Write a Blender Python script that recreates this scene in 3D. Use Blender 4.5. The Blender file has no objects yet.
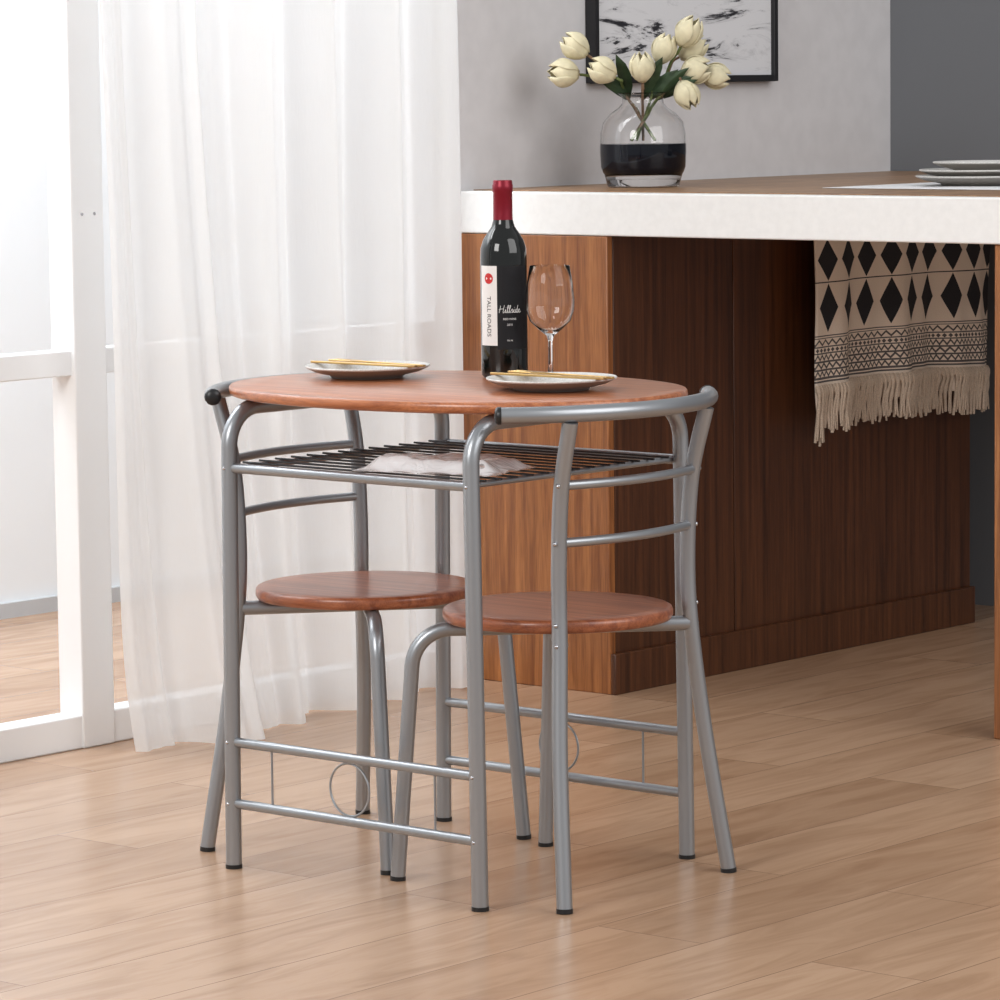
import bpy, math, random
from mathutils import Vector, Matrix
random.seed(7)
C = bpy.context.scene.collection
PI = math.pi
bpy.context.scene.view_settings.view_transform = 'Standard'
# ------------------------------------------------------------------ camera model
F_PX, PITCH, H, ROLL = 3900.0, math.radians(6.15), 1.22, 0.012
def survey(px, py, z=0.0):
    """point of the place at height z seen at a photo pixel (used to measure the room)"""
    x = px - ROLL*(py-500); y = py + ROLL*(px-500)
    a = PITCH + math.atan((y-500)/F_PX)
    Y = (H-z)/math.tan(a); d = Y*math.cos(PITCH)+(H-z)*math.sin(PITCH)
    return Vector(((x-500)/F_PX*d, Y, z))
cam = bpy.data.cameras.new('camera'); co = bpy.data.objects.new('camera', cam); C.objects.link(co)
cam.sensor_width = 36; cam.lens = F_PX/1000*36; cam.clip_end = 100
Fw = Vector((0, math.cos(PITCH), -math.sin(PITCH))); Up = Vector((0, math.sin(PITCH), math.cos(PITCH))); Rt = Vector((1,0,0))
R_ = (Rt-ROLL*Up).normalized(); U_ = (Up+ROLL*Rt).normalized()
m = Matrix((R_, U_, -Fw)).transposed().to_4x4(); m.translation = (0,0,H)
co.matrix_world = m
bpy.context.scene.camera = co

# ------------------------------------------------------------------ materials
def newmat(name):
    m = bpy.data.materials.new(name); m.use_nodes = True
    nt = m.node_tree; return m, nt, nt.nodes['Principled BSDF']
def P(name, col, rough=.5, metal=0, trans=0, ior=1.45, spec=.5, coat=0, bump=0, bscale=200, var=0.0):
    m, nt, b = newmat(name)
    b.inputs['Base Color'].default_value = (*col,1); b.inputs['Roughness'].default_value = rough
    b.inputs['Metallic'].default_value = metal; b.inputs['Transmission Weight'].default_value = trans
    b.inputs['IOR'].default_value = ior; b.inputs['Specular IOR Level'].default_value = spec
    b.inputs['Coat Weight'].default_value = coat
    tc = nt.nodes.new('ShaderNodeTexCoord'); n = nt.nodes.new('ShaderNodeTexNoise')
    n.inputs['Scale'].default_value = bscale; nt.links.new(tc.outputs['Object'], n.inputs['Vector'])
    if bump:
        bp = nt.nodes.new('ShaderNodeBump'); bp.inputs['Strength'].default_value = bump; bp.inputs['Distance'].default_value = .002
        nt.links.new(n.outputs['Fac'], bp.inputs['Height']); nt.links.new(bp.outputs['Normal'], b.inputs['Normal'])
    if var:
        r = nt.nodes.new('ShaderNodeValToRGB')
        r.color_ramp.elements[0].color = (*[c*(1-var) for c in col],1); r.color_ramp.elements[0].position = .35
        r.color_ramp.elements[1].color = (*[min(1,c*(1+var)) for c in col],1); r.color_ramp.elements[1].position = .65
        nt.links.new(n.outputs['Fac'], r.inputs['Fac']); nt.links.new(r.outputs['Color'], b.inputs['Base Color'])
    return m
def wood(name, dark, light, stretch=(1,12,12), scale=4, rough=.35, coat=0, fine=1, lo=.3, hi=.7):
    """grain runs along the axis whose stretch is small"""
    m, nt, b = newmat(name); N = nt.nodes; L = nt.links
    tc = N.new('ShaderNodeTexCoord'); mp = N.new('ShaderNodeMapping'); mp.inputs['Scale'].default_value = stretch
    L.new(tc.outputs['Object'], mp.inputs['Vector'])
    n = N.new('ShaderNodeTexNoise'); n.inputs['Scale'].default_value = scale; n.inputs['Detail'].default_value = 8; n.inputs['Distortion'].default_value = .6
    L.new(mp.outputs['Vector'], n.inputs['Vector'])
    r = N.new('ShaderNodeValToRGB'); e = r.color_ramp.elements
    e[0].position = lo; e[0].color = (*dark,1); e[1].position = hi; e[1].color = (*light,1)
    L.new(n.outputs['Fac'], r.inputs['Fac'])
    n2 = N.new('ShaderNodeTexNoise'); n2.inputs['Scale'].default_value = scale*7; n2.inputs['Detail'].default_value = 3
    L.new(mp.outputs['Vector'], n2.inputs['Vector'])
    r2 = N.new('ShaderNodeValToRGB'); e = r2.color_ramp.elements
    e[0].position = .35; e[0].color = (.6,.55,.52,1); e[1].position = .6; e[1].color = (1,1,1,1)
    L.new(n2.outputs['Fac'], r2.inputs['Fac'])
    mx = N.new('ShaderNodeMix'); mx.data_type = 'RGBA'; mx.blend_type = 'MULTIPLY'; mx.inputs[0].default_value = .7*fine
    L.new(r.outputs['Color'], mx.inputs[6]); L.new(r2.outputs['Color'], mx.inputs[7])
    L.new(mx.outputs[2], b.inputs['Base Color'])
    b.inputs['Roughness'].default_value = rough; b.inputs['Coat Weight'].default_value = coat; b.inputs['Coat Roughness'].default_value = .2
    return m
def floor_mat():
    m, nt, b = newmat('laminate_planks'); N = nt.nodes; L = nt.links
    tc = N.new('ShaderNodeTexCoord')
    br = N.new('ShaderNodeTexBrick'); br.inputs['Scale'].default_value = 1; br.inputs['Brick Width'].default_value = 1.22
    br.inputs['Row Height'].default_value = .19; br.inputs['Mortar Size'].default_value = .0011; br.inputs['Mortar Smooth'].default_value = .2
    br.offset = .37; br.inputs['Bias'].default_value = 0
    br.inputs['Color1'].default_value = (.42,.26,.16,1); br.inputs['Color2'].default_value = (.545,.36,.235,1); br.inputs['Mortar'].default_value = (.27,.16,.10,1)
    L.new(tc.outputs['Object'], br.inputs['Vector'])
    # shift the grain per plank with the plank's own colour
    mp = N.new('ShaderNodeMapping'); mp.inputs['Scale'].default_value = (1.1,7,1); L.new(tc.outputs['Object'], mp.inputs['Vector'])
    ad = N.new('ShaderNodeVectorMath'); ad.operation = 'MULTIPLY_ADD'; ad.inputs[1].default_value = (60,60,60)
    L.new(br.outputs['Color'], ad.inputs[0]); L.new(mp.outputs['Vector'], ad.inputs[2])
    n = N.new('ShaderNodeTexNoise'); n.inputs['Scale'].default_value = 2.3; n.inputs['Detail'].default_value = 9; n.inputs['Roughness'].default_value=.55; n.inputs['Distortion'].default_value = 1.3
    L.new(ad.outputs['Vector'], n.inputs['Vector'])
    r = N.new('ShaderNodeValToRGB'); e = r.color_ramp.elements
    e[0].position = .30; e[0].color = (.66,.58,.51,1); e[1].position = .60; e[1].color = (1.0,1.0,1.0,1)
    L.new(n.outputs['Fac'], r.inputs['Fac'])
    mx = N.new('ShaderNodeMix'); mx.data_type = 'RGBA'; mx.blend_type = 'MULTIPLY'; mx.inputs[0].default_value = .68
    L.new(br.outputs['Color'], mx.inputs[6]); L.new(r.outputs['Color'], mx.inputs[7])
    L.new(mx.outputs[2], b.inputs['Base Color'])
    b.inputs['Roughness'].default_value = .27; b.inputs['Specular IOR Level'].default_value = .65
    bp = N.new('ShaderNodeBump'); bp.inputs['Strength'].default_value = .15; bp.inputs['Distance'].default_value = .001
    L.new(n.outputs['Fac'], bp.inputs['Height']); L.new(bp.outputs['Normal'], b.inputs['Normal'])
    return m
def curtain_mat():
    m = bpy.data.materials.new('sheer_fabric'); m.use_nodes = True; nt = m.node_tree; N = nt.nodes; L = nt.links
    N.remove(N['Principled BSDF']); out = N['Material Output']
    d = N.new('ShaderNodeBsdfDiffuse'); d.inputs['Color'].default_value = (.83,.83,.83,1)
    t = N.new('ShaderNodeBsdfTranslucent'); t.inputs['Color'].default_value = (.90,.91,.92,1)
    tr = N.new('ShaderNodeBsdfTransparent')
    tc = N.new('ShaderNodeTexCoord'); n = N.new('ShaderNodeTexNoise'); n.inputs['Scale'].default_value = 260
    mp = N.new('ShaderNodeMapping'); mp.inputs['Scale'].default_value = (1,1,.15); L.new(tc.outputs['Object'], mp.inputs['Vector'])
    L.new(mp.outputs['Vector'], n.inputs['Vector'])
    bp = N.new('ShaderNodeBump'); bp.inputs['Strength'].default_value = .25; bp.inputs['Distance'].default_value = .002
    L.new(n.outputs['Fac'], bp.inputs['Height']); L.new(bp.outputs['Normal'], d.inputs['Normal'])
    m1 = N.new('ShaderNodeMixShader'); m1.inputs[0].default_value = .34
    L.new(d.outputs[0], m1.inputs[1]); L.new(t.outputs[0], m1.inputs[2])
    m2 = N.new('ShaderNodeMixShader'); m2.inputs[0].default_value = .13
    L.new(m1.outputs[0], m2.inputs[1]); L.new(tr.outputs[0], m2.inputs[2]); L.new(m2.outputs[0], out.inputs[0])
    return m
def cloth_mat():
    """cream cloth, rows of black diamonds, a woven grey band; UV: x along width, y metres from top"""
    m, nt, b = newmat('woven_diamond_cloth'); N = nt.nodes; L = nt.links
    uv = N.new('ShaderNodeUVMap'); uv.uv_map = 'UVMap'; s = N.new('ShaderNodeSeparateXYZ'); L.new(uv.outputs[0], s.inputs[0])
    def M(op, a, c=None, d=None):
        n = N.new('ShaderNodeMath'); n.operation = op
        for i, v in enumerate((a,c,d)):
            if v is None: continue
            if isinstance(v,(int,float)): n.inputs[i].default_value = v
            else: L.new(v, n.inputs[i])
        return n.outputs[0]
    X, Y = s.outputs['X'], s.outputs['Y']
    def diamonds(cy, hh, per, hw, off=0):
        fx = M('ABSOLUTE', M('SUBTRACT', M('FRACT', M('ADD', M('DIVIDE', X, per), off)), .5))
        a = M('DIVIDE', M('MULTIPLY', fx, per), hw); c = M('DIVIDE', M('ABSOLUTE', M('SUBTRACT', Y, cy)), hh)
        return M('LESS_THAN', M('ADD', a, c), 1)
    def line(cy, h): return M('LESS_THAN', M('ABSOLUTE', M('SUBTRACT', Y, cy)), h)
    def zig(cy, hh, per, th, off=0):
        fx = M('ABSOLUTE', M('SUBTRACT', M('FRACT', M('ADD', M('DIVIDE', X, per), off)), .5))
        z = M('MULTIPLY_ADD', fx, hh*4, cy-hh)
        return M('LESS_THAN', M('ABSOLUTE', M('SUBTRACT', Y, z)), th)
    per = .078
    parts = [diamonds(.072,.044,per,.032), diamonds(.172,.051,per,.029), line(.1185,.0012)]
    mask = parts[0]
    for p in parts[1:]: mask = M('MAXIMUM', mask, p)
    band = None
    o=.052
    for p in [line(.178+o,.0012), line(.183+o,.0009), zig(.192+o,.005,.021,.0026), line(.201+o,.0014), diamonds(.208+o,.005,.012,.005), line(.2145+o,.0014), zig(.223+o,.005,.014,.003), line(.232+o,.002), zig(.240+o,.005,.018,.003), line(.249+o,.002), zig(.257+o,.005,.014,.003), line(.266+o,.0025), line(.273+o,.002)]:
        band = p if band is None else M('MAXIMUM', band, p)
    c1 = N.new('ShaderNodeMix'); c1.data_type='RGBA'; L.new(mask, c1.inputs[0]); c1.inputs[6].default_value=(.78,.67,.57,1); c1.inputs[7].default_value=(.02,.02,.025,1)
    c2 = N.new('ShaderNodeMix'); c2.data_type='RGBA'; L.new(band, c2.inputs[0]); L.new(c1.outputs[2], c2.inputs[6]); c2.inputs[7].default_value=(.10,.09,.09,1)
    L.new(c2.outputs[2], b.inputs['Base Color']); b.inputs['Roughness'].default_value = .95
    n = N.new('ShaderNodeTexNoise'); n.inputs['Scale'].default_value = 400; tc = N.new('ShaderNodeTexCoord'); L.new(tc.outputs['Object'], n.inputs['Vector'])
    bp = N.new('ShaderNodeBump'); bp.inputs['Strength'].default_value = .4; bp.inputs['Distance'].default_value=.002; L.new(n.outputs['Fac'], bp.inputs['Height']); L.new(bp.outputs['Normal'], b.inputs['Normal'])
    return m
def ink_mat():
    m, nt, b = newmat('ink_painting'); N = nt.nodes; L = nt.links
    tc = N.new('ShaderNodeTexCoord')
    mp = N.new('ShaderNodeMapping'); mp.inputs['Rotation'].default_value = (math.radians(28),0,0); mp.inputs['Scale'].default_value = (1,1.6,7); mp.inputs['Location'].default_value=(0,.35,.2)
    L.new(tc.outputs['Object'], mp.inputs['Vector'])
    n = N.new('ShaderNodeTexNoise'); n.inputs['Scale'].default_value = 2.4; n.inputs['Detail'].default_value = 9; n.inputs['Roughness'].default_value=.68; n.inputs['Distortion'].default_value=.8
    L.new(mp.outputs['Vector'], n.inputs['Vector'])
    r = N.new('ShaderNodeValToRGB'); e = r.color_ramp.elements
    e[0].position=.41; e[0].color=(.015,.015,.02,1); e[1].position=.445; e[1].color=(.60,.60,.62,1)
    x = e.new(.425); x.color=(.12,.12,.13,1); y = e.new(.50); y.color=(.74,.74,.76,1)
    L.new(n.outputs['Fac'], r.inputs['Fac']); L.new(r.outputs['Color'], b.inputs['Base Color']); b.inputs['Roughness'].default_value=.6
    return m
def bag_mat():
    m = bpy.data.materials.new('clear_plastic'); m.use_nodes = True; nt = m.node_tree; N = nt.nodes; L = nt.links
    b = N['Principled BSDF']; b.inputs['Base Color'].default_value=(.90,.91,.93,1); b.inputs['Roughness'].default_value=.08
    tr = N.new('ShaderNodeBsdfTransparent'); fr = N.new('ShaderNodeFresnel'); fr.inputs['IOR'].default_value = 1.6
    n = N.new('ShaderNodeTexNoise'); n.inputs['Scale'].default_value=26; n.inputs['Distortion'].default_value=2.5; tc=N.new('ShaderNodeTexCoord'); L.new(tc.outputs['Object'], n.inputs['Vector'])
    r = N.new('ShaderNodeValToRGB'); r.color_ramp.elements[0].position=.50; r.color_ramp.elements[0].color=(.05,.05,.05,1); r.color_ramp.elements[1].position=.68; r.color_ramp.elements[1].color=(.55,.55,.55,1)
    L.new(n.outputs['Fac'], r.inputs['Fac'])
    bp = N.new('ShaderNodeBump'); bp.inputs['Strength'].default_value=.8; bp.inputs['Distance'].default_value=.004; L.new(n.outputs['Fac'],bp.inputs['Height']); L.new(bp.outputs['Normal'],b.inputs['Normal'])
    ad = N.new('ShaderNodeMath'); ad.operation='ADD'; ad.use_clamp=True; L.new(r.outputs['Color'], ad.inputs[1]); L.new(fr.outputs[0], ad.inputs[0])
    mx = N.new('ShaderNodeMixShader'); L.new(ad.outputs[0], mx.inputs[0]); L.new(tr.outputs[0], mx.inputs[1]); L.new(b.outputs[0], mx.inputs[2])
    L.new(mx.outputs[0], N['Material Output'].inputs[0]); return m
MT = dict(
 floor=floor_mat(), curtain=curtain_mat(), cloth=cloth_mat(), ink=ink_mat(), bag=bag_mat(),
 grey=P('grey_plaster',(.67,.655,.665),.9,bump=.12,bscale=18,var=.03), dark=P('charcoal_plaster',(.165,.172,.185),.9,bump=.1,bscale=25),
 white=P('white_paint',(.84,.85,.86),.45), outwall=P('white_wall',(.82,.86,.89),.9), skirt=P('grey_skirting',(.5,.52,.54),.6),
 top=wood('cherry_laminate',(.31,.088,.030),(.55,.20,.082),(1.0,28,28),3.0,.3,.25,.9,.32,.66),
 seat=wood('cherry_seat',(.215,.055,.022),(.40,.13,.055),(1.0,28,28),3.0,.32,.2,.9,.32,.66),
 steel=P('silver_grey_enamel',(.34,.355,.375),.34,.75), wire=P('shaded_wire',(.04,.042,.047),.45,.4),  # wire: near-black tone paints in the shade under the tabletop
 rub=P('black_plastic',(.012,.012,.013),.35), bolt=P('bolt_steel',(.5,.5,.52),.25,1),
 cabl=wood('walnut_lit_panel',(.20,.062,.016),(.42,.165,.050),(20,20,.8),2.8,.38,.1,1,.30,.70), cabd=wood('walnut_shaded_panel',(.045,.014,.005),(.130,.045,.016),(24,24,.7),2.8,.38,.05,.9,.28,.72),  # one walnut in lit and shaded copies, the light painted into the colours
 ctop=wood('walnut_worktop',(.26,.14,.07),(.42,.25,.13),(10,1,10),3,.4), slab=P('white_stone',(.84,.84,.83),.35,bump=.05,bscale=60,var=.02),
 bottle=P('dark_bottle_glass',(.004,.005,.0045),.06,coat=.3), caps=P('burgundy_foil',(.22,.008,.022),.35,.4), lblk=P('black_label',(.010,.010,.012),.6,spec=.3),
 lwht=P('white_label',(.78,.76,.74),.6), red=P('red_print',(.55,.02,.02),.6), ink2=P('dark_print',(.03,.03,.03),.6), wprint=P('white_print',(.85,.85,.83),.6),
 glass=P('clear_glass',(1,1,1),0,trans=1,ior=1.4), thin=P('thin_clear_glass',(1,1,1),0,trans=1,ior=1.3,spec=1), plate=P('speckled_stoneware',(.60,.585,.56),.4,var=.16,bscale=500), prim=P('grey_brown_glaze',(.30,.275,.25),.4),
 gold=P('brushed_gold',(.62,.41,.17),.3,1), liquid=P('dark_navy_glass',(.003,.004,.008),.08,spec=.4),
 petal=P('cream_petal',(.66,.60,.41),.6,bump=.05,bscale=60,var=.08), stem=P('olive_stem',(.12,.16,.05),.6), leaf=P('dark_green_leaf',(.035,.065,.03),.5,var=.25,bscale=60),
 twig=P('brown_stem',(.20,.12,.07),.7), frame=P('black_frame',(.015,.015,.017),.4), fringe=P('beige_yarn',(.55,.45,.36),.95,bump=.3,bscale=500,var=.18),
 mat=P('white_linen',(.78,.78,.79),.9,bump=.2,bscale=600))

# ------------------------------------------------------------------ mesh helpers
def catmull(p, n=8):
    p = [Vector(q) for q in p]; q = [p[0]*2-p[1]]+p+[p[-1]*2-p[-2]]; out = []
    for i in range(1, len(q)-2):
        for k in range(n):
            t = k/n; a,b,c,d = q[i-1],q[i],q[i+1],q[i+2]
            out.append(.5*((2*b)+(c-a)*t+(2*a-5*b+4*c-d)*t*t+(3*b-a-3*c+d)*t**3))
    return out+[p[-1]]
def fillet(p, r, n=8):
    p = [Vector(q) for q in p]; out = [p[0]]
    for i in range(1, len(p)-1):
        a = (p[i-1]-p[i]).normalized(); b = (p[i+1]-p[i]).normalized(); ang = a.angle(b); t = r/math.tan(ang/2)
        A = p[i]+a*t; B = p[i]+b*t; c = p[i]+(a+b).normalized()*(r/math.sin(ang/2))
        va=(A-c).normalized(); vb=(B-c).normalized(); om=va.angle(vb)
        for k in range(n+1):
            s = k/n; v = (va*math.sin((1-s)*om)+vb*math.sin(s*om))/math.sin(om); out.append(c+v*r)
    return out+[p[-1]]
class MB:
    def __init__(s): s.v=[]; s.f=[]; s.uv=None
    def add(s, v, f):
        o=len(s.v); s.v += [tuple(q) for q in v]; s.f += [tuple(i+o for i in g) for g in f]; return s
    def tube(s, p, r, n=14, cap=True):
        p=[Vector(q) for q in p]; rr = r if isinstance(r,(list,tuple)) else [r]*len(p)
        T=[((p[min(i+1,len(p)-1)]-p[max(i-1,0)]).normalized()) for i in range(len(p))]
        a = Vector((0,0,1)) if abs(T[0].z)<.9 else Vector((1,0,0)); N=T[0].cross(a).normalized(); v=[]; f=[]
        for i in range(len(p)):
            if i: N=(N-T[i]*N.dot(T[i])).normalized()
            B=T[i].cross(N)
            for k in range(n):
                t=2*PI*k/n; v.append(p[i]+(N*math.cos(t)+B*math.sin(t))*rr[i])
        for i in range(len(p)-1):
            for k in range(n): f.append((i*n+k,i*n+(k+1)%n,(i+1)*n+(k+1)%n,(i+1)*n+k))
        if cap: f.append(tuple(range(n-1,-1,-1))); f.append(tuple((len(p)-1)*n+k for k in range(n)))
        return s.add(v,f)
    def lathe(s, prof, n=40, c=(0,0,0), a0=0, a1=2*PI, wob=None):
        full = abs(a1-a0-2*PI)<1e-6; m=n if full else n+1; v=[]; f=[]
        for (r,z) in prof:
            for k in range(m):
                t=a0+(a1-a0)*k/n; w = wob(t,r) if wob else 1
                v.append((c[0]+r*w*math.cos(t), c[1]+r*w*math.sin(t), c[2]+z))
        for i in range(len(prof)-1):
            for k in range(n): f.append((i*m+k,i*m+(k+1)%m,(i+1)*m+(k+1)%m,(i+1)*m+k))
        return s.add(v,f)
    def box(s, x0,x1,y0,y1,z0,z1):
        v=[(x,y,z) for z in (z0,z1) for y in (y0,y1) for x in (x0,x1)]
        return s.add(v,[(0,2,3,1),(4,5,7,6),(0,1,5,4),(2,6,7,3),(0,4,6,2),(1,3,7,5)])
    def prism(s, pts, z0, z1):
        n=len(pts); v=[(x,y,z0) for x,y in pts]+[(x,y,z1) for x,y in pts]
        return s.add(v,[tuple(range(n-1,-1,-1)),tuple(range(n,2*n))]+[(i,(i+1)%n,n+(i+1)%n,n+i) for i in range(n)])
    def grid(s, fn, nu, nv):
        v=[fn(i/nu,j/nv) for j in range(nv+1) for i in range(nu+1)]
        return s.add(v,[(j*(nu+1)+i,j*(nu+1)+i+1,(j+1)*(nu+1)+i+1,(j+1)*(nu+1)+i) for j in range(nv) for i in range(nu)])
    def ball(s, c, r, n=12, sc=(1,1,1)):
        prof=[(r*math.sin(PI*i/n), -r*math.cos(PI*i/n)) for i in range(n+1)]; o=len(s.v); s.lathe(prof,n*2)
        for i in range(o,len(s.v)): x,y,z=s.v[i]; s.v[i]=(x*sc[0]+c[0],y*sc[1]+c[1],z*sc[2]+c[2])
        return s
    def oval(s, a, b, prof, n=96, e=2.0):
        v=[]; f=[]
        for (ins,z) in prof:
            for k in range(n):
                t=2*PI*k/n; ct,st=math.cos(t),math.sin(t)
                v.append(((a-ins)*math.copysign(abs(ct)**(2/e),ct),(b-ins)*math.copysign(abs(st)**(2/e),st),z))
        for i in range(len(prof)-1):
            for k in range(n): f.append((i*n+k,i*n+(k+1)%n,(i+1)*n+(k+1)%n,(i+1)*n+k))
        f.append(tuple(range(n-1,-1,-1))); f.append(tuple((len(prof)-1)*n+k for k in range(n)))
        return s.add(v,f)
    def build(s, name, mat, parent=None, ang=40, bevel=0, solid=0, sub=0):
        me=bpy.data.meshes.new(name); me.from_pydata(s.v,[],s.f); me.validate(); me.update()
        import bmesh
        bm=bmesh.new(); bm.from_mesh(me); bmesh.ops.remove_doubles(bm,verts=bm.verts,dist=1e-6); bmesh.ops.recalc_face_normals(bm,faces=bm.faces) if not solid else None; bm.to_mesh(me); bm.free()
        me.polygons.foreach_set('use_smooth',[True]*len(me.polygons)); me.set_sharp_from_angle(angle=math.radians(ang))
        me.materials.append(MT[mat]); o=bpy.data.objects.new(name,me); C.objects.link(o)
        if parent: o.parent=parent
        if bevel:
            b=o.modifiers.new('bevel','BEVEL'); b.width=bevel; b.segments=2; b.limit_method='ANGLE'
        if solid:
            q=o.modifiers.new('solid','SOLIDIFY'); q.thickness=solid; q.offset=0
        if sub:
            q=o.modifiers.new('sub','SUBSURF'); q.levels=q.render_levels=sub
        return o
def thing(name,label,cat,loc=(0,0,0),rz=0,group=None):
    o=bpy.data.objects.new(name,None); o.empty_display_size=.1; C.objects.link(o); o.location=loc; o.rotation_euler=(0,0,rz)
    return tag(o,label,cat,group)
def tag(o,label,cat,group=None):
    o['label']=label; o['category']=cat
    if group: o['group']=group
    return o
def struct(o): o['kind']='structure'; return o
def copy_tree(o,parent=None):
    c=o.copy(); C.objects.link(c); c.parent=parent
    for ch in o.children: copy_tree(ch,c)
    return c
def balls(name,pts,r,parent):
    first=None
    for p in pts:
        if first is None: first=MB().ball((0,0,0),r,6).build(name,'bolt',parent); o=first
        else: o=first.copy(); C.objects.link(o); o.parent=parent
        o.location=p

# ------------------------------------------------------------------ room frame: u into the room from the window wall, v along the wall
RA = math.radians(-40.5); P0 = Vector((-.08,7.93,0))
Uv = Vector((math.cos(RA),math.sin(RA),0)); Vv = Vector((-math.sin(RA),math.cos(RA),0))
def room(u,v,z=0): return P0+Uv*u+Vv*v+Vector((0,0,z))
def rplace(o): o.location=P0; o.rotation_euler=(0,0,RA); return o
# floor: own object turned so that its local x runs along the planks
fl = MB().add([(-9,-6,0),(7,-6,0),(7,4,0),(-9,4,0)],[(0,1,2,3)]).build('floor','floor'); struct(fl)
fl.location=P0; fl.rotation_euler=(0,0,RA+PI/2)
VR=1.535
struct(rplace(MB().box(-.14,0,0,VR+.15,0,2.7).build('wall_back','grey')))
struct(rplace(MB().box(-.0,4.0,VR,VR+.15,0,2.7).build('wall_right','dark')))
struct(rplace(MB().box(-1.6,-1.45,-5,3,0,3.0).build('wall_outside','outwall')))
struct(rplace(MB().box(-1.45,-1.435,-5,3,0,.035).build('baseboard_outside','skirt')))
w = MB()
w.box(-.062,-.004,-4.2,0,0,.062)
w.box(-.055,-.010,-4.2,0,.69,.737)
w.box(-.055,-.010,-4.2,0,2.45,2.52)
for v in (-1.068,-2.5,-3.9): w.box(-.064,0,v,v+.080,.0,2.52)
w.box(-.055,-.010,-.06,0,0,2.52)
wo = struct(rplace(w.build('window_1','white',bevel=.003)))
for v in (-1.043,-1.012): MB().tube([(.0,v,.985),(.0012,v,.985)],.003).build('screw','bolt',wo)
# ------------------------------------------------------------------ curtain
def fold(s,z):
    a = .044*math.sin(2*PI*(s*5.1+.05)+.6*math.sin(s*9)) + .018*math.sin(2*PI*(s*11.3)+1.3+.25*z) + .005*math.sin(2*PI*s*24+z*1.2)
    return a*(.78+.22*math.cos(z*1.3))
def curt(s,t):
    z = .004+2.45*t**1.0
    lo = max(0,1-z/1.35)
    sh = .005*lo+.045*lo**8
    v = -1.098+sh + s*(.968+.02*lo-sh) + .006*math.sin(s*22+z*2)
    u = .086+fold(s,z)*(1-.25*lo)+ lo**1.6*(.095*math.exp(-((s-.24)/.15)**2)) + .008*math.sin(z*2.2+s*5)
    return (u,v,z)
cu = MB().grid(curt,260,60).build('curtain','curtain',ang=180)
rplace(cu); tag(cu,'white sheer floor-length curtain hanging in folds beside the window','curtain')

# ------------------------------------------------------------------ peninsula cabinet and worktop
cb = thing('cabinet','walnut panelled cabinet standing under the worktop against the grey wall','cabinet',P0,RA)
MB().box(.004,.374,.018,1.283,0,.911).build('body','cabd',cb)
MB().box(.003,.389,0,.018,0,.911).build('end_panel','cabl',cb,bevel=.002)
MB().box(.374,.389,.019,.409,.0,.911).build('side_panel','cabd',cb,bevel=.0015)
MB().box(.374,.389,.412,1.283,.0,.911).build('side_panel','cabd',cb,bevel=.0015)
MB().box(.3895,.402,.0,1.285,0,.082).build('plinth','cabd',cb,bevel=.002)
wt = thing('worktop','thick white worktop with a walnut surface overhanging the cabinet','worktop',P0,RA)
MB().box(.003,1.50,0,VR-.003,.912,.9965).build('slab','slab',wt,bevel=.003)
MB().box(.006,1.48,.045,VR-.005,.9965,.9985).build('wood_surface','ctop',wt)
MB().box(1.285,1.37,.012,.10,0,.9115).build('leg','cabl',wt,bevel=.003)
# ------------------------------------------------------------------ hanging cloth
hc = thing('table_runner','cream woven cloth with black diamonds and fringe hanging below the worktop','cloth',room(.455,.60,0),RA)
WW=.672; CL=.385
def cl(s,t):
    y=s*WW; d=CL*t; hgt=.911-d
    return (.016*math.sin(s*17)*(.3+t)+.008*math.sin(s*41+2)*t, y+.008*math.sin(t*6+s*3)*t, hgt+.012*t*math.sin(s*3.2))
mb=MB(); mb.grid(cl,90,40); 
me=bpy.data.meshes.new('cloth'); me.from_pydata(mb.v,[],mb.f); uvl=me.uv_layers.new(name='UVMap')
for p in me.polygons:
    p.use_smooth=True
    for li in p.loop_indices:
        vi=me.loops[li].vertex_index; i=vi%91; j=vi//91; uvl.data[li].uv=(i/90*WW, j/40*CL)
me.materials.append(MT['cloth']); o=bpy.data.objects.new('cloth',me); C.objects.link(o); o.parent=hc
q=o.modifiers.new('s','SOLIDIFY'); q.thickness=.003
fr=MB()
for i in range(84):
    s=(i+.5)/84; a=Vector(cl(s,.865)); L=.038+.016*random.random()+(.025 if i<3 else 0)
    pts=[a+Vector((.004,0,0)), a+Vector((.010,random.uniform(-.003,.003),-.020)), a+Vector((.005,random.uniform(-.005,.005),-.05)), a+Vector((.002+random.uniform(-.006,.006),random.uniform(-.006,.006),-.05-L))]
    fr.tube(catmull(pts,4),[.0055,.0065,.0075,.006,.004,.0035,.004,.0048,.0048,.004,.0038,.0036,.003],6)
    for k in (-1,1):
        b=pts[2]; fr.tube([b,b+Vector((random.uniform(-.004,.004),k*random.uniform(.002,.006),-L*random.uniform(.75,1)))],[.003,.002],5)
fr.build('fringe','fringe',hc)
# ------------------------------------------------------------------ painting
pt = thing('framed_painting','abstract black ink painting in a thin black frame on the grey wall','painting',room(.0,.416,1.21),RA)
W_,H_=.645,.90
f=MB(); f.box(.001,.028,0,.014,0,H_); f.box(.001,.028,W_-.014,W_,0,H_); f.box(.001,.028,.014,W_-.014,0,.014); f.box(.001,.028,.014,W_-.014,H_-.014,H_)
f.build('frame','frame',pt,bevel=.001)
MB().box(.002,.018,.014,W_-.014,.014,H_-.014).build('canvas','ink',pt)

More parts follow.
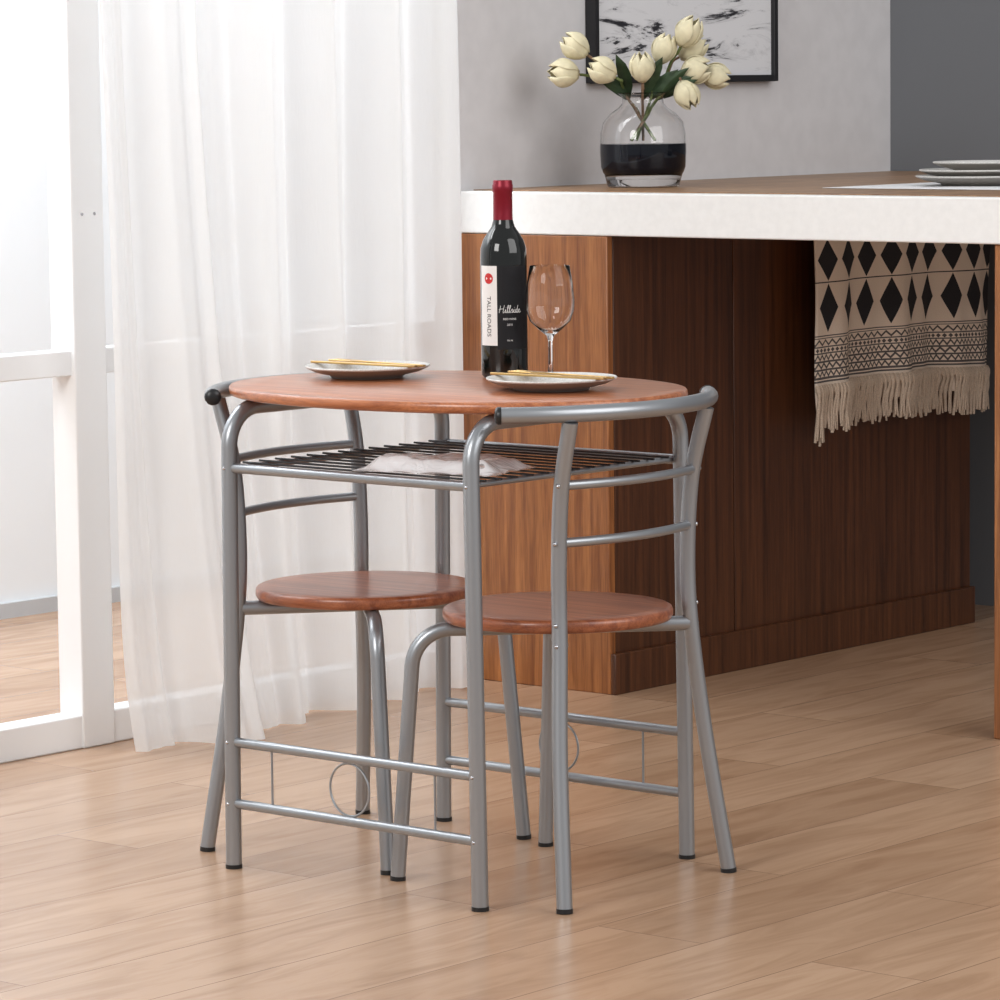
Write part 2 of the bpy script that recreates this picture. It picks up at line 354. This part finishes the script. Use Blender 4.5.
# ------------------------------------------------------------------ table
A,B_,Cc,D = survey(238,867),survey(480,912),survey(440,820),survey(688,858)
tc=(A+B_+Cc+D)/4
du=((B_-A)+(D-Cc)); TA=math.atan2(du.y,du.x)
dv=((Cc-A)+(D-B_)); TV=math.atan2(dv.y,dv.x)-PI/2
TA=(TA+TV)/2; LU=du.length/4-.004; LV=dv.length/4
ZT=.75; TT=.0165
tb = thing('bistro_table','small oval cherry wood table on a silver tube frame','table',tc,TA)
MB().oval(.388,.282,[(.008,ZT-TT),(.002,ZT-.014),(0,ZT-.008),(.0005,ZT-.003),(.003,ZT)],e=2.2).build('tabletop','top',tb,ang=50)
RT=.0125; zt=ZT-TT-RT
IN=.008
def lu(z): return LU-IN*z/zt
for su in (-1,1):
    g_=fillet([(su*LU,-LV,.006),(su*(LU-IN),-LV,zt),(su*(LU-IN),LV,zt),(su*LU,LV,.006)],.06,10)
    # the bent tube is one piece: two legs and the bar under the top, split at the middle
    half=len(g_)//2
    mid=(Vector(g_[half-1])+Vector(g_[half]))/2
    for part in (g_[:half]+[mid],[mid]+g_[half:]):
        lg=MB().tube(part,RT).build('leg','steel',tb)
        e=part[0] if part[0].z<.1 else part[-1]
        MB().tube([(e.x,e.y,0),(e.x,e.y,.0065)],RT+.0008).build('rubber_foot','rub',lg)
for sv in (-1,1):
    y=sv*LV
    for z in (.20,.103): MB().tube([(-lu(z),y,z),(lu(z),y,z)],.0078,12).build('rail','steel',tb)
    for fx in (-.66,.66): MB().tube([(fx*LU,y,.103),(fx*LU,y,.20)],.0018,8).build('upright_wire','steel',tb)
    rc=.0405
    MB().tube([(-.02*LU+rc*math.cos(t),y,.1515+rc*math.sin(t)) for t in [2*PI*k/40 for k in range(41)]],.0018,8,cap=False).build('ring_ornament','steel',tb)
    MB().tube([(-lu(.629),y,.629),(lu(.629),y,.629)],.0078,12).build('shelf_rail','steel',tb)
for x in (-.235,.235): MB().tube([(x,-LV,.629),(x,LV,.629)],.005,10).build('shelf_crossbar','steel',tb)
for k in range(13):
    y=-.215+.43*k/12; MB().tube([(-.25,y,.635),(.25,y,.635)],.0018,8).build('shelf_wire','wire',tb)
balls('screw',[(su*lu(z),sv*(LV+RT-.001),z) for su in (-1,1) for sv in (-1,1) for z in (.629,.20,.103)],.003,tb)

# ------------------------------------------------------------------ chairs
def make_chair(label,loc,rz):
    t=thing('bistro_chair',label,'chair',loc,rz,'round-seated silver tube chairs')
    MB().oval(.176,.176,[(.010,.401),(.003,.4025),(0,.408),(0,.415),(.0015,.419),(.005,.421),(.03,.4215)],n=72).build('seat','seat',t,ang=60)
    for s in (-1,1):
        p=catmull([(-.176,s*.193,.006),(-.150,s*.170,.22),(-.137,s*.153,.39),(-.134,s*.150,.50),(-.142,s*.152,.62),(-.166,s*.158,.722)],8)
        bp=MB().tube(p,.0118).build('back_post','steel',t)
        MB().tube([(-.1762,s*.1932,0),(-.1758,s*.1928,.007)],.0125).build('rubber_foot','rub',bp)
        # each front leg bends under the seat and crosses to the opposite back post
        p=fillet([(.181,s*.172,.006),(.152,s*.158,.3893),(-.136,-s*.150,.3893)],.06,10)
        lg=MB().tube(p,.0115).build('leg','steel',t)
        MB().tube([(.1812,s*.1722,0),(.1808,s*.1719,.007)],.0122).build('rubber_foot','rub',lg)
    R=.327; cx=-.208+R
    a0=math.atan2(.24,-.222)
    pts=[(cx+R*math.cos(a),R*math.sin(a),.734) for a in [a0+(2*PI-2*a0)*k/40 for k in range(41)]]
    tr=MB().tube(pts,.0125).build('top_rail','steel',t)
    for e,e2 in ((pts[0],pts[1]),(pts[-1],pts[-2])):
        d=(Vector(e)-Vector(e2)).normalized()
        MB().tube([Vector(e)-d*.001,Vector(e)+d*.004,Vector(e)+d*.007,Vector(e)+d*.009],[.0133,.0133,.011,.005]).build('end_cap','rub',tr)
    for z,x0 in ((.627,-.144),(.541,-.136)):
        pts=[(x0-.028*(1-(y/.15)**2),y,z) for y in [-.15+.3*k/20 for k in range(21)]]
        MB().tube(pts,.0072,12).build('back_slat','steel',t)
    balls('bolt',[(x-.003,s*.164,z) for s in (-1,1) for z,x in ((.389,-.137),(.627,-.1435),(.541,-.136),(.42,-.136))],.0035,t)
    return t
def chair_pose(RN,RF,FN,FF,flip):
    P=[survey(*q) for q in (RN,RF,FN,FF)]; c=sum(P,Vector())/4
    f=(P[2]+P[3]-P[0]-P[1]); w=(P[1]+P[3]-P[0]-P[2])*flip
    a1=math.atan2(f.y,f.x); a2=math.atan2(w.y,w.x)-PI/2
    dd=(a2-a1+PI)%(2*PI)-PI
    return c,a1+dd/2
c2,a2=chair_pose((568,915),(727,872),(400,880),(547,845),-1)
c1,a1=chair_pose((215,850),(358,813),(382,875),(523,838),1)
ch2=make_chair('round-seated silver tube chair with its rounded backrest towards the cabinet side',c2,a2)
ch1=copy_tree(ch2); ch1.location=c1; ch1.rotation_euler=(0,0,a1)
ch1['label']='round-seated silver tube chair on the curtain side of the table'

# ------------------------------------------------------------------ tableware
def make_plate(label,loc,group,sc=1.0):
    t=thing('plate',label,'plate',loc,0,group)
    wob=lambda a,r: 1+ (.012*math.sin(3*a+1)+.006*math.sin(7*a))*min(1,r/.1)
    MB().lathe([(r*sc,z) for r,z in [(0,.002),(.05,.002),(.053,0),(.057,.0005),(.06,.004),(.085,.010),(.0985,.0165)]],64,wob=wob).build('underside','prim',t)
    MB().lathe([(r*sc,z) for r,z in [(.0985,.0165),(.1,.0185),(.0985,.020),(.088,.0165),(.075,.009),(.06,.0065),(0,.006)]],64,wob=wob).build('dish','plate',t)
    return t
def outline_knife():
    return [(-.11,-.004),(-.10,-.0055),(-.02,-.0045),(-.012,-.0035),(.0,-.0075),(.06,-.009),(.095,-.006),(.108,.001),(.105,.003),(.0,.0035),(-.02,.0045),(-.10,.0055),(-.11,.004)]
def outline_fork():
    p=[(-.11,-.004),(-.1,-.005),(-.02,-.003),(.035,-.003),(.05,-.011),(.062,-.012),(.105,-.011)]
    for k in range(4):
        y=-.011+.0063*k
        if k: p += [(.068,y-.0028),(.068,y),(.105,y)]
        p += [(.107,y+.0015),(.105,y+.0031)]
    p += [(.062,.012),(.05,.011),(.035,.003),(-.02,.003),(-.1,.005),(-.11,.004)]
    return p
def cutlery(kind,label,loc,rz):
    o=MB().prism(outline_knife() if kind=='knife' else outline_fork(),0,.0035).build('gold_'+kind,'gold',bevel=.0006)
    tag(o,label,kind,'gold cutlery on the table plates'); o.location=loc; o.rotation_euler=(0,0,rz); return o
pl=survey(367,366,ZT+.018); pf=survey(551,378,ZT+.018)
make_plate('stoneware plate with gold cutlery on the curtain side of the table',(pl.x,pl.y,ZT),'round stoneware plates on the table')
make_plate('stoneware plate with gold cutlery in front of the wine glass',(pf.x,pf.y,ZT),'round stoneware plates on the table')
for p,w1 in ((pl,'on the plate on the curtain side of the table'),(pf,'on the plate in front of the wine glass')):
    for kd,off in (('knife',-.012),('fork',.022)):
        rz=math.radians(-38 if kd=='knife' else -46)+PI
        n=Vector((-math.sin(rz),math.cos(rz),0))
        cutlery(kd,'gold coloured %s lying %s'%(kd,w1),(p.x-n.x*off*1.0,p.y-n.y*off*1.0,ZT+.0202),rz)
# wine bottle
bp_=Vector((.010,6.19,ZT))
wb=thing('wine_bottle','dark red wine bottle with burgundy foil neck standing on the table','bottle',bp_)
MB().lathe([(0,.004),(.025,.002),(.033,0),(.0365,.004),(.037,.010),(.037,.192),(.0362,.205),(.032,.218),(.025,.229),(.0185,.239),(.0155,.250),(.0148,.262),(.0148,.29),(0,.291)],56).build('glass_body','bottle',wb)
MB().lathe([(.0158,.243),(.0154,.26),(.0152,.293),(.0164,.2945),(.0164,.304),(.0155,.306),(.0155,.310),(.0145,.312),(0,.312)],40).build('foil_capsule','caps',wb)
def patch(a0,a1,z0,z1,r,name,mat):
    a0,a1=math.radians(a0-90),math.radians(a1-90)
    return MB().lathe([(r,z0),(r,z1)],24,a0=a0,a1=a1).build(name,mat,wb,ang=180)
patch(-70,-17,.052,.178,.0373,'white_label','lwht'); patch(-17,68,.046,.178,.0373,'black_label','lblk')
def cyl_text(txt,size,ac,zc,mat,r=.0376,vert=False,shear=0,name='lettering'):
    cu=bpy.data.curves.new('t','FONT'); cu.body=txt; cu.size=size; cu.align_x='CENTER'; cu.align_y='CENTER'; cu.shear=shear; cu.resolution_u=3
    ob=bpy.data.objects.new('t',cu); C.objects.link(ob); bpy.context.view_layer.update()
    me=bpy.data.meshes.new_from_object(ob.evaluated_get(bpy.context.evaluated_depsgraph_get())); bpy.data.objects.remove(ob)
    for v in me.vertices:
        x,y=v.co.x,v.co.y
        if vert: x,y=y,-x
        a=math.radians(ac)+x/r; v.co=(r*math.sin(a),-r*math.cos(a),zc+y)
    me.materials.clear(); me.materials.append(MT[mat]); o=bpy.data.objects.new(name,me); C.objects.link(o); o.parent=wb
# handwritten word on the black label
strokes=[[(.35,2.1),(.2,1.1),(-.1,0.)],[(-.15,1.0),(.5,1.12),(1.3,1.15)],
 [(1.45,2.15),(1.2,1.1),(1.05,.15),(1.25,0),(1.6,.5),(1.85,1.0),(1.72,.2),(1.95,.03),(2.25,.6),(2.7,1.9),(2.6,2.15),(2.42,1.7),(2.32,.25),(2.52,.03),(2.85,.6),(3.28,1.9),(3.18,2.15),(3.0,1.7),(2.9,.25),(3.1,.03),(3.45,.6),(3.75,1.1),(3.9,.6),(3.75,.05),(3.5,.12)],
 [(3.75,.05),(4.1,.35),(4.35,1.0),(4.2,.2),(4.42,.03),(4.75,.4)],
 [(5.3,.9),(4.95,1.0),(4.72,.45),(4.9,.03),(5.2,.4),(5.4,1.3),(5.6,2.15)],
 [(5.4,1.2),(5.3,.2),(5.5,.03),(5.8,.4),(6.15,.75),(6.15,1.0),(5.92,.9),(5.85,.35),(6.1,.03),(6.6,.4)],
 [(1.92,1.45),(1.96,1.55)],[(4.42,1.45),(4.46,1.55)]]
sm=MB(); xh=.0055; rr_=.0376
for st in strokes:
    pp=[]
    for q in catmull([(x,y,0) for x,y in st],5):
        a=math.radians(16)+(q.x-3.25)*xh/rr_; pp.append((rr_*math.sin(a),-rr_*math.cos(a),.104+q.y*xh))
    sm.tube(pp,.00040,6)
sm.build('lettering','wprint',wb)
cyl_text('RED WINE',.0046,14,.094,'wprint'); cyl_text('2015',.0046,14,.085,'wprint'); cyl_text('750 ML',.0034,14,.060,'wprint')
cyl_text('TALL ROADS',.0110,-40,.098,'ink2',vert=True)
def disc(ac,zc,rad,r):
    v=[(r*math.sin(math.radians(ac)),-r*math.cos(math.radians(ac)),zc)]+[(r*math.sin(math.radians(ac)+rad*math.cos(t)/r),-r*math.cos(math.radians(ac)+rad*math.cos(t)/r),zc+rad*math.sin(t)) for t in [2*PI*k/24 for k in range(24)]]
    return MB().add(v,[(0,1+k,1+(k+1)%24) for k in range(24)])
disc(-40,.158,.0085,.0375).build('emblem','red',wb,ang=180)
# wine glass
wg=MB().lathe([(0,.0),(.031,0),(.033,.001),(.0325,.002),(.012,.0045),(.0042,.010),(.0033,.03),(.0033,.058),(.006,.068),(.019,.078),(.032,.091),(.0380,.108),(.0388,.121),(.0362,.150),(.0315,.178),(.0312,.1783),(.0309,.178),(.0356,.150),(.0382,.121),(.0374,.108),(.0314,.0915),(.0183,.079),(.004,.0735),(0,.0735)],48).build('wine_glass','thin',ang=60)
tag(wg,'clear empty stemmed wine glass standing beside the wine bottle','glass'); wg.location=(.0825,6.145,ZT)
# plastic packet on the shelf
bc=survey(444,464,.645)
def bg(s,t,sg):
    x=(s-.5)*.235; y=(t-.5)*.155; ed=min(1,7*min(s,1-s))*min(1,6*min(t,1-t)); ed=ed*ed*(3-2*ed)
    nz=.5+.5*math.sin(s*5+1.2*math.sin(t*3))*math.sin(t*4+1.3*math.sin(s*5)); nz2=abs(math.sin(s*11+t*8))+.6*abs(math.sin(s*15-t*10+2))
    return (x+.004*math.sin(t*9),y+.004*math.sin(s*11), .0005+ed*(.012+.008*nz+.003*nz2 if sg>0 else .0)+ (0 if sg<0 else .003*(1-ed)*abs(math.sin(s*13+t*9))))
bgm=MB(); bgm.grid(lambda s,t:bg(s,t,1),60,44); bgm.grid(lambda s,t:bg(s,t,-1),60,44)
bag=bgm.build('plastic_packet','bag',ang=35); tag(bag,'crinkled clear plastic packet lying on the wire shelf under the tabletop','packet'); bag.location=(bc.x,bc.y,.6370); bag.rotation_euler=(0,0,TA+.25)

# ------------------------------------------------------------------ worktop ware
ZW=.9985
linen=MB().grid(lambda s,t:(.50*(s-.5),.44*(t-.5),.0006+.0012*abs(math.sin(s*9)*math.sin(t*7))),30,30).build('placemat','mat',solid=.001)
tag(linen,'white linen placemat on the worktop under the plates','placemat'); linen.location=room(.93,.54,ZW+.0008); linen.rotation_euler=(0,0,RA)
pc=room(.905,.53,0)
make_plate('lowest plate of the stack on the worktop',(pc.x,pc.y,ZW+.003),'stacked stoneware plates on the worktop',1.22)
make_plate('middle plate of the stack on the worktop',(pc.x+.003,pc.y,ZW+.015),'stacked stoneware plates on the worktop',1.18)
make_plate('topmost plate of the stack on the worktop',(pc.x+.012,pc.y,ZW+.030),'stacked stoneware plates on the worktop',1.0)
# vase
vp=room(.245,.30,ZW)
vs=thing('vase','round vase with clear glass top and dark lower half on the worktop','vase',vp)
MB().lathe([(0,0),(.070,0),(.074,.003),(.076,.012),(.080,.026),(.086,.04),(.0878,.07),(.0872,.11),(.082,.132),(.067,.150),(.050,.161),(.043,.170),(.042,.179),(.046,.186),(.053,.1905),(.052,.192),(.0445,.187),(.0405,.179),(.0415,.170),(.0485,.1595),(.0655,.1485),(.0805,.131),(.0858,.110),(.0864,.07),(.0845,.04),(.078,.028),(0,.026)],56).build('glass_body','glass',vs,ang=60)
MB().lathe([(0,.0275),(.0800,.0275),(.0822,.029),(.0866,.041),(.0882,.07),(.0881,.088),(.086,.0885),(0,.0885)],56).build('dark_band','liquid',vs)
# tulips
def petals(Lb,Rb,nk=6):
    mb=MB()
    for k in range(nk):
        a0=2*PI*k/nk; lay=1.0 if k%2 else .92
        def fn(s,t,a0=a0,lay=lay):
            prof=Rb*lay*(math.sin(PI*min(1,s*.84+.05))**.7)
            w=(math.sin(PI*(s*.90+.05))**.45)*(1-s**8*.45)
            an=a0+(t-.5)*2*math.radians(46)*w
            rr=prof*(1+.04*abs(t-.5))
            z=Lb*s*(1-.09*abs(2*t-1)**2*s)
            return (rr*math.cos(an),rr*math.sin(an),z)
        mb.grid(fn,8,14)
    return mb
specs=[ # px, py of bloom centre, lean direction (dx,dz), depth offset, words
 (575,46,(-.75,.55),-.02,'highest tulip on the curtain side of the bouquet'),
 (564,73,(-1,.12),-.03,'outermost tulip on the curtain side, pointing sideways'),
 (602,70,(-.7,.4),-.05,'tulip leaning towards the curtain just above the vase rim'),
 (642,67,(-.05,1),-.06,'upright tulip in the middle of the bouquet'),
 (664,49,(.35,.9),-.01,'tulip just behind the tallest one'),
 (688,33,(.45,.85),-.02,'tallest tulip of the bouquet'),
 (692,49,(.8,.5),.03,'half hidden tulip right below the tallest one'),
 (696,70,(.95,.2),-.02,'tulip pointing right in the middle of the right-hand cluster'),
 (716,76,(.9,-.2),.0,'outermost tulip on the right, away from the curtain'),
 (687,95,(.35,-.8),-.05,'lowest tulip, drooping beside the vase')]
for i,(px,py,dr,dd,words) in enumerate(specs):
    y=vp.y+dd
    xx=px-ROLL*(py-500); yy=py+ROLL*(px-500)
    an=PITCH+math.atan((yy-500)/F_PX); z=H-y*math.tan(an); dpt=y*math.cos(PITCH)+(H-z)*math.sin(PITCH); x=(xx-500)/F_PX*dpt
    c=Vector((x,y,z))-vp
    dirv=Vector((dr[0],-.25 if i%2 else -.05,dr[1])).normalized()
    Lb=.062; base=c-dirv*Lb*.5
    t=thing('tulip','cream '+words,'tulip',vp,0,'cream tulips in the glass vase')
    a=2*PI*i/10
    neck=Vector((.030*math.copysign(min(1,abs(c.x)/.08),c.x), .022*math.sin(a*2.3),.180)); foot=Vector((-neck.x*.8,-neck.y,.095))
    pts=catmull([foot,neck,neck.lerp(base,.55)+Vector((0,0,.012)),base-dirv*.015,base+dirv*.004],6)
    MB().tube(pts,.0028,8).build('stem','stem' if i%3 else 'twig',t)
    b=petals(Lb*random.uniform(.95,1.08),.0275*random.uniform(.93,1.08)).build('bloom','petal',t,ang=180,solid=.0012)
    b.location=base; b.rotation_euler=dirv.to_track_quat('Z','Y').to_euler()
    if i in (0,2,3,4,6,7,8,9):
        s0=Vector(pts[6]); side=Vector((random.uniform(-.5,.5)+dr[0]*.5,-.4,1.0 if i!=9 else .3)).normalized(); Ll=random.uniform(.075,.115); sw=side.cross(Vector((0,1,0))).normalized()
        def lf(s,q,s0=s0,side=side,sw=sw,Ll=Ll,dr=dr):
            w=.014*math.sin(PI*min(1,s*.92+.08))**.8
            return s0+side*(Ll*s)+sw*((q-.5)*2*w)+Vector((dr[0]*.03*s*s,-.01*s+.006*abs(q-.5)*2,-.015*s*s))
        MB().grid(lf,4,14).build('leaf','leaf',t,ang=180,solid=.0008)

# ------------------------------------------------------------------ light
wd=bpy.data.worlds.new('world'); bpy.context.scene.world=wd; wd.use_nodes=True
wd.node_tree.nodes['Background'].inputs[0].default_value=(.97,.98,1,1); wd.node_tree.nodes['Background'].inputs[1].default_value=.54
def area(name,loc,target,sx,sy,pw,col=(1,1,1)):
    l=bpy.data.lights.new(name,'AREA'); l.shape='RECTANGLE'; l.size=sx; l.size_y=sy; l.energy=pw; l.color=col
    o=bpy.data.objects.new(name,l); C.objects.link(o); o.location=loc
    o.rotation_euler=(Vector(target)-Vector(loc)).to_track_quat('-Z','Y').to_euler(); return o
area('daylight_outside_wall',room(-.5,-1.2,2.9),room(-1.45,-1.0,1.1),3.5,.6,75,(.94,.97,1))
area('daylight_through_window',room(-1.3,-1.3,2.5),room(.9,-1.0,.2),3.2,1.4,48,(.98,.99,1))
area('softbox',(-2.6,2.6,2.9),(0,6.6,.5),1.8,1.8,110,(1,.985,.96))
area('added_fill',(3.2,4.0,3.0),(.3,8.3,1.2),3.2,3.0,105,(1,.99,.98))  # unseen fill light added to brighten the back wall
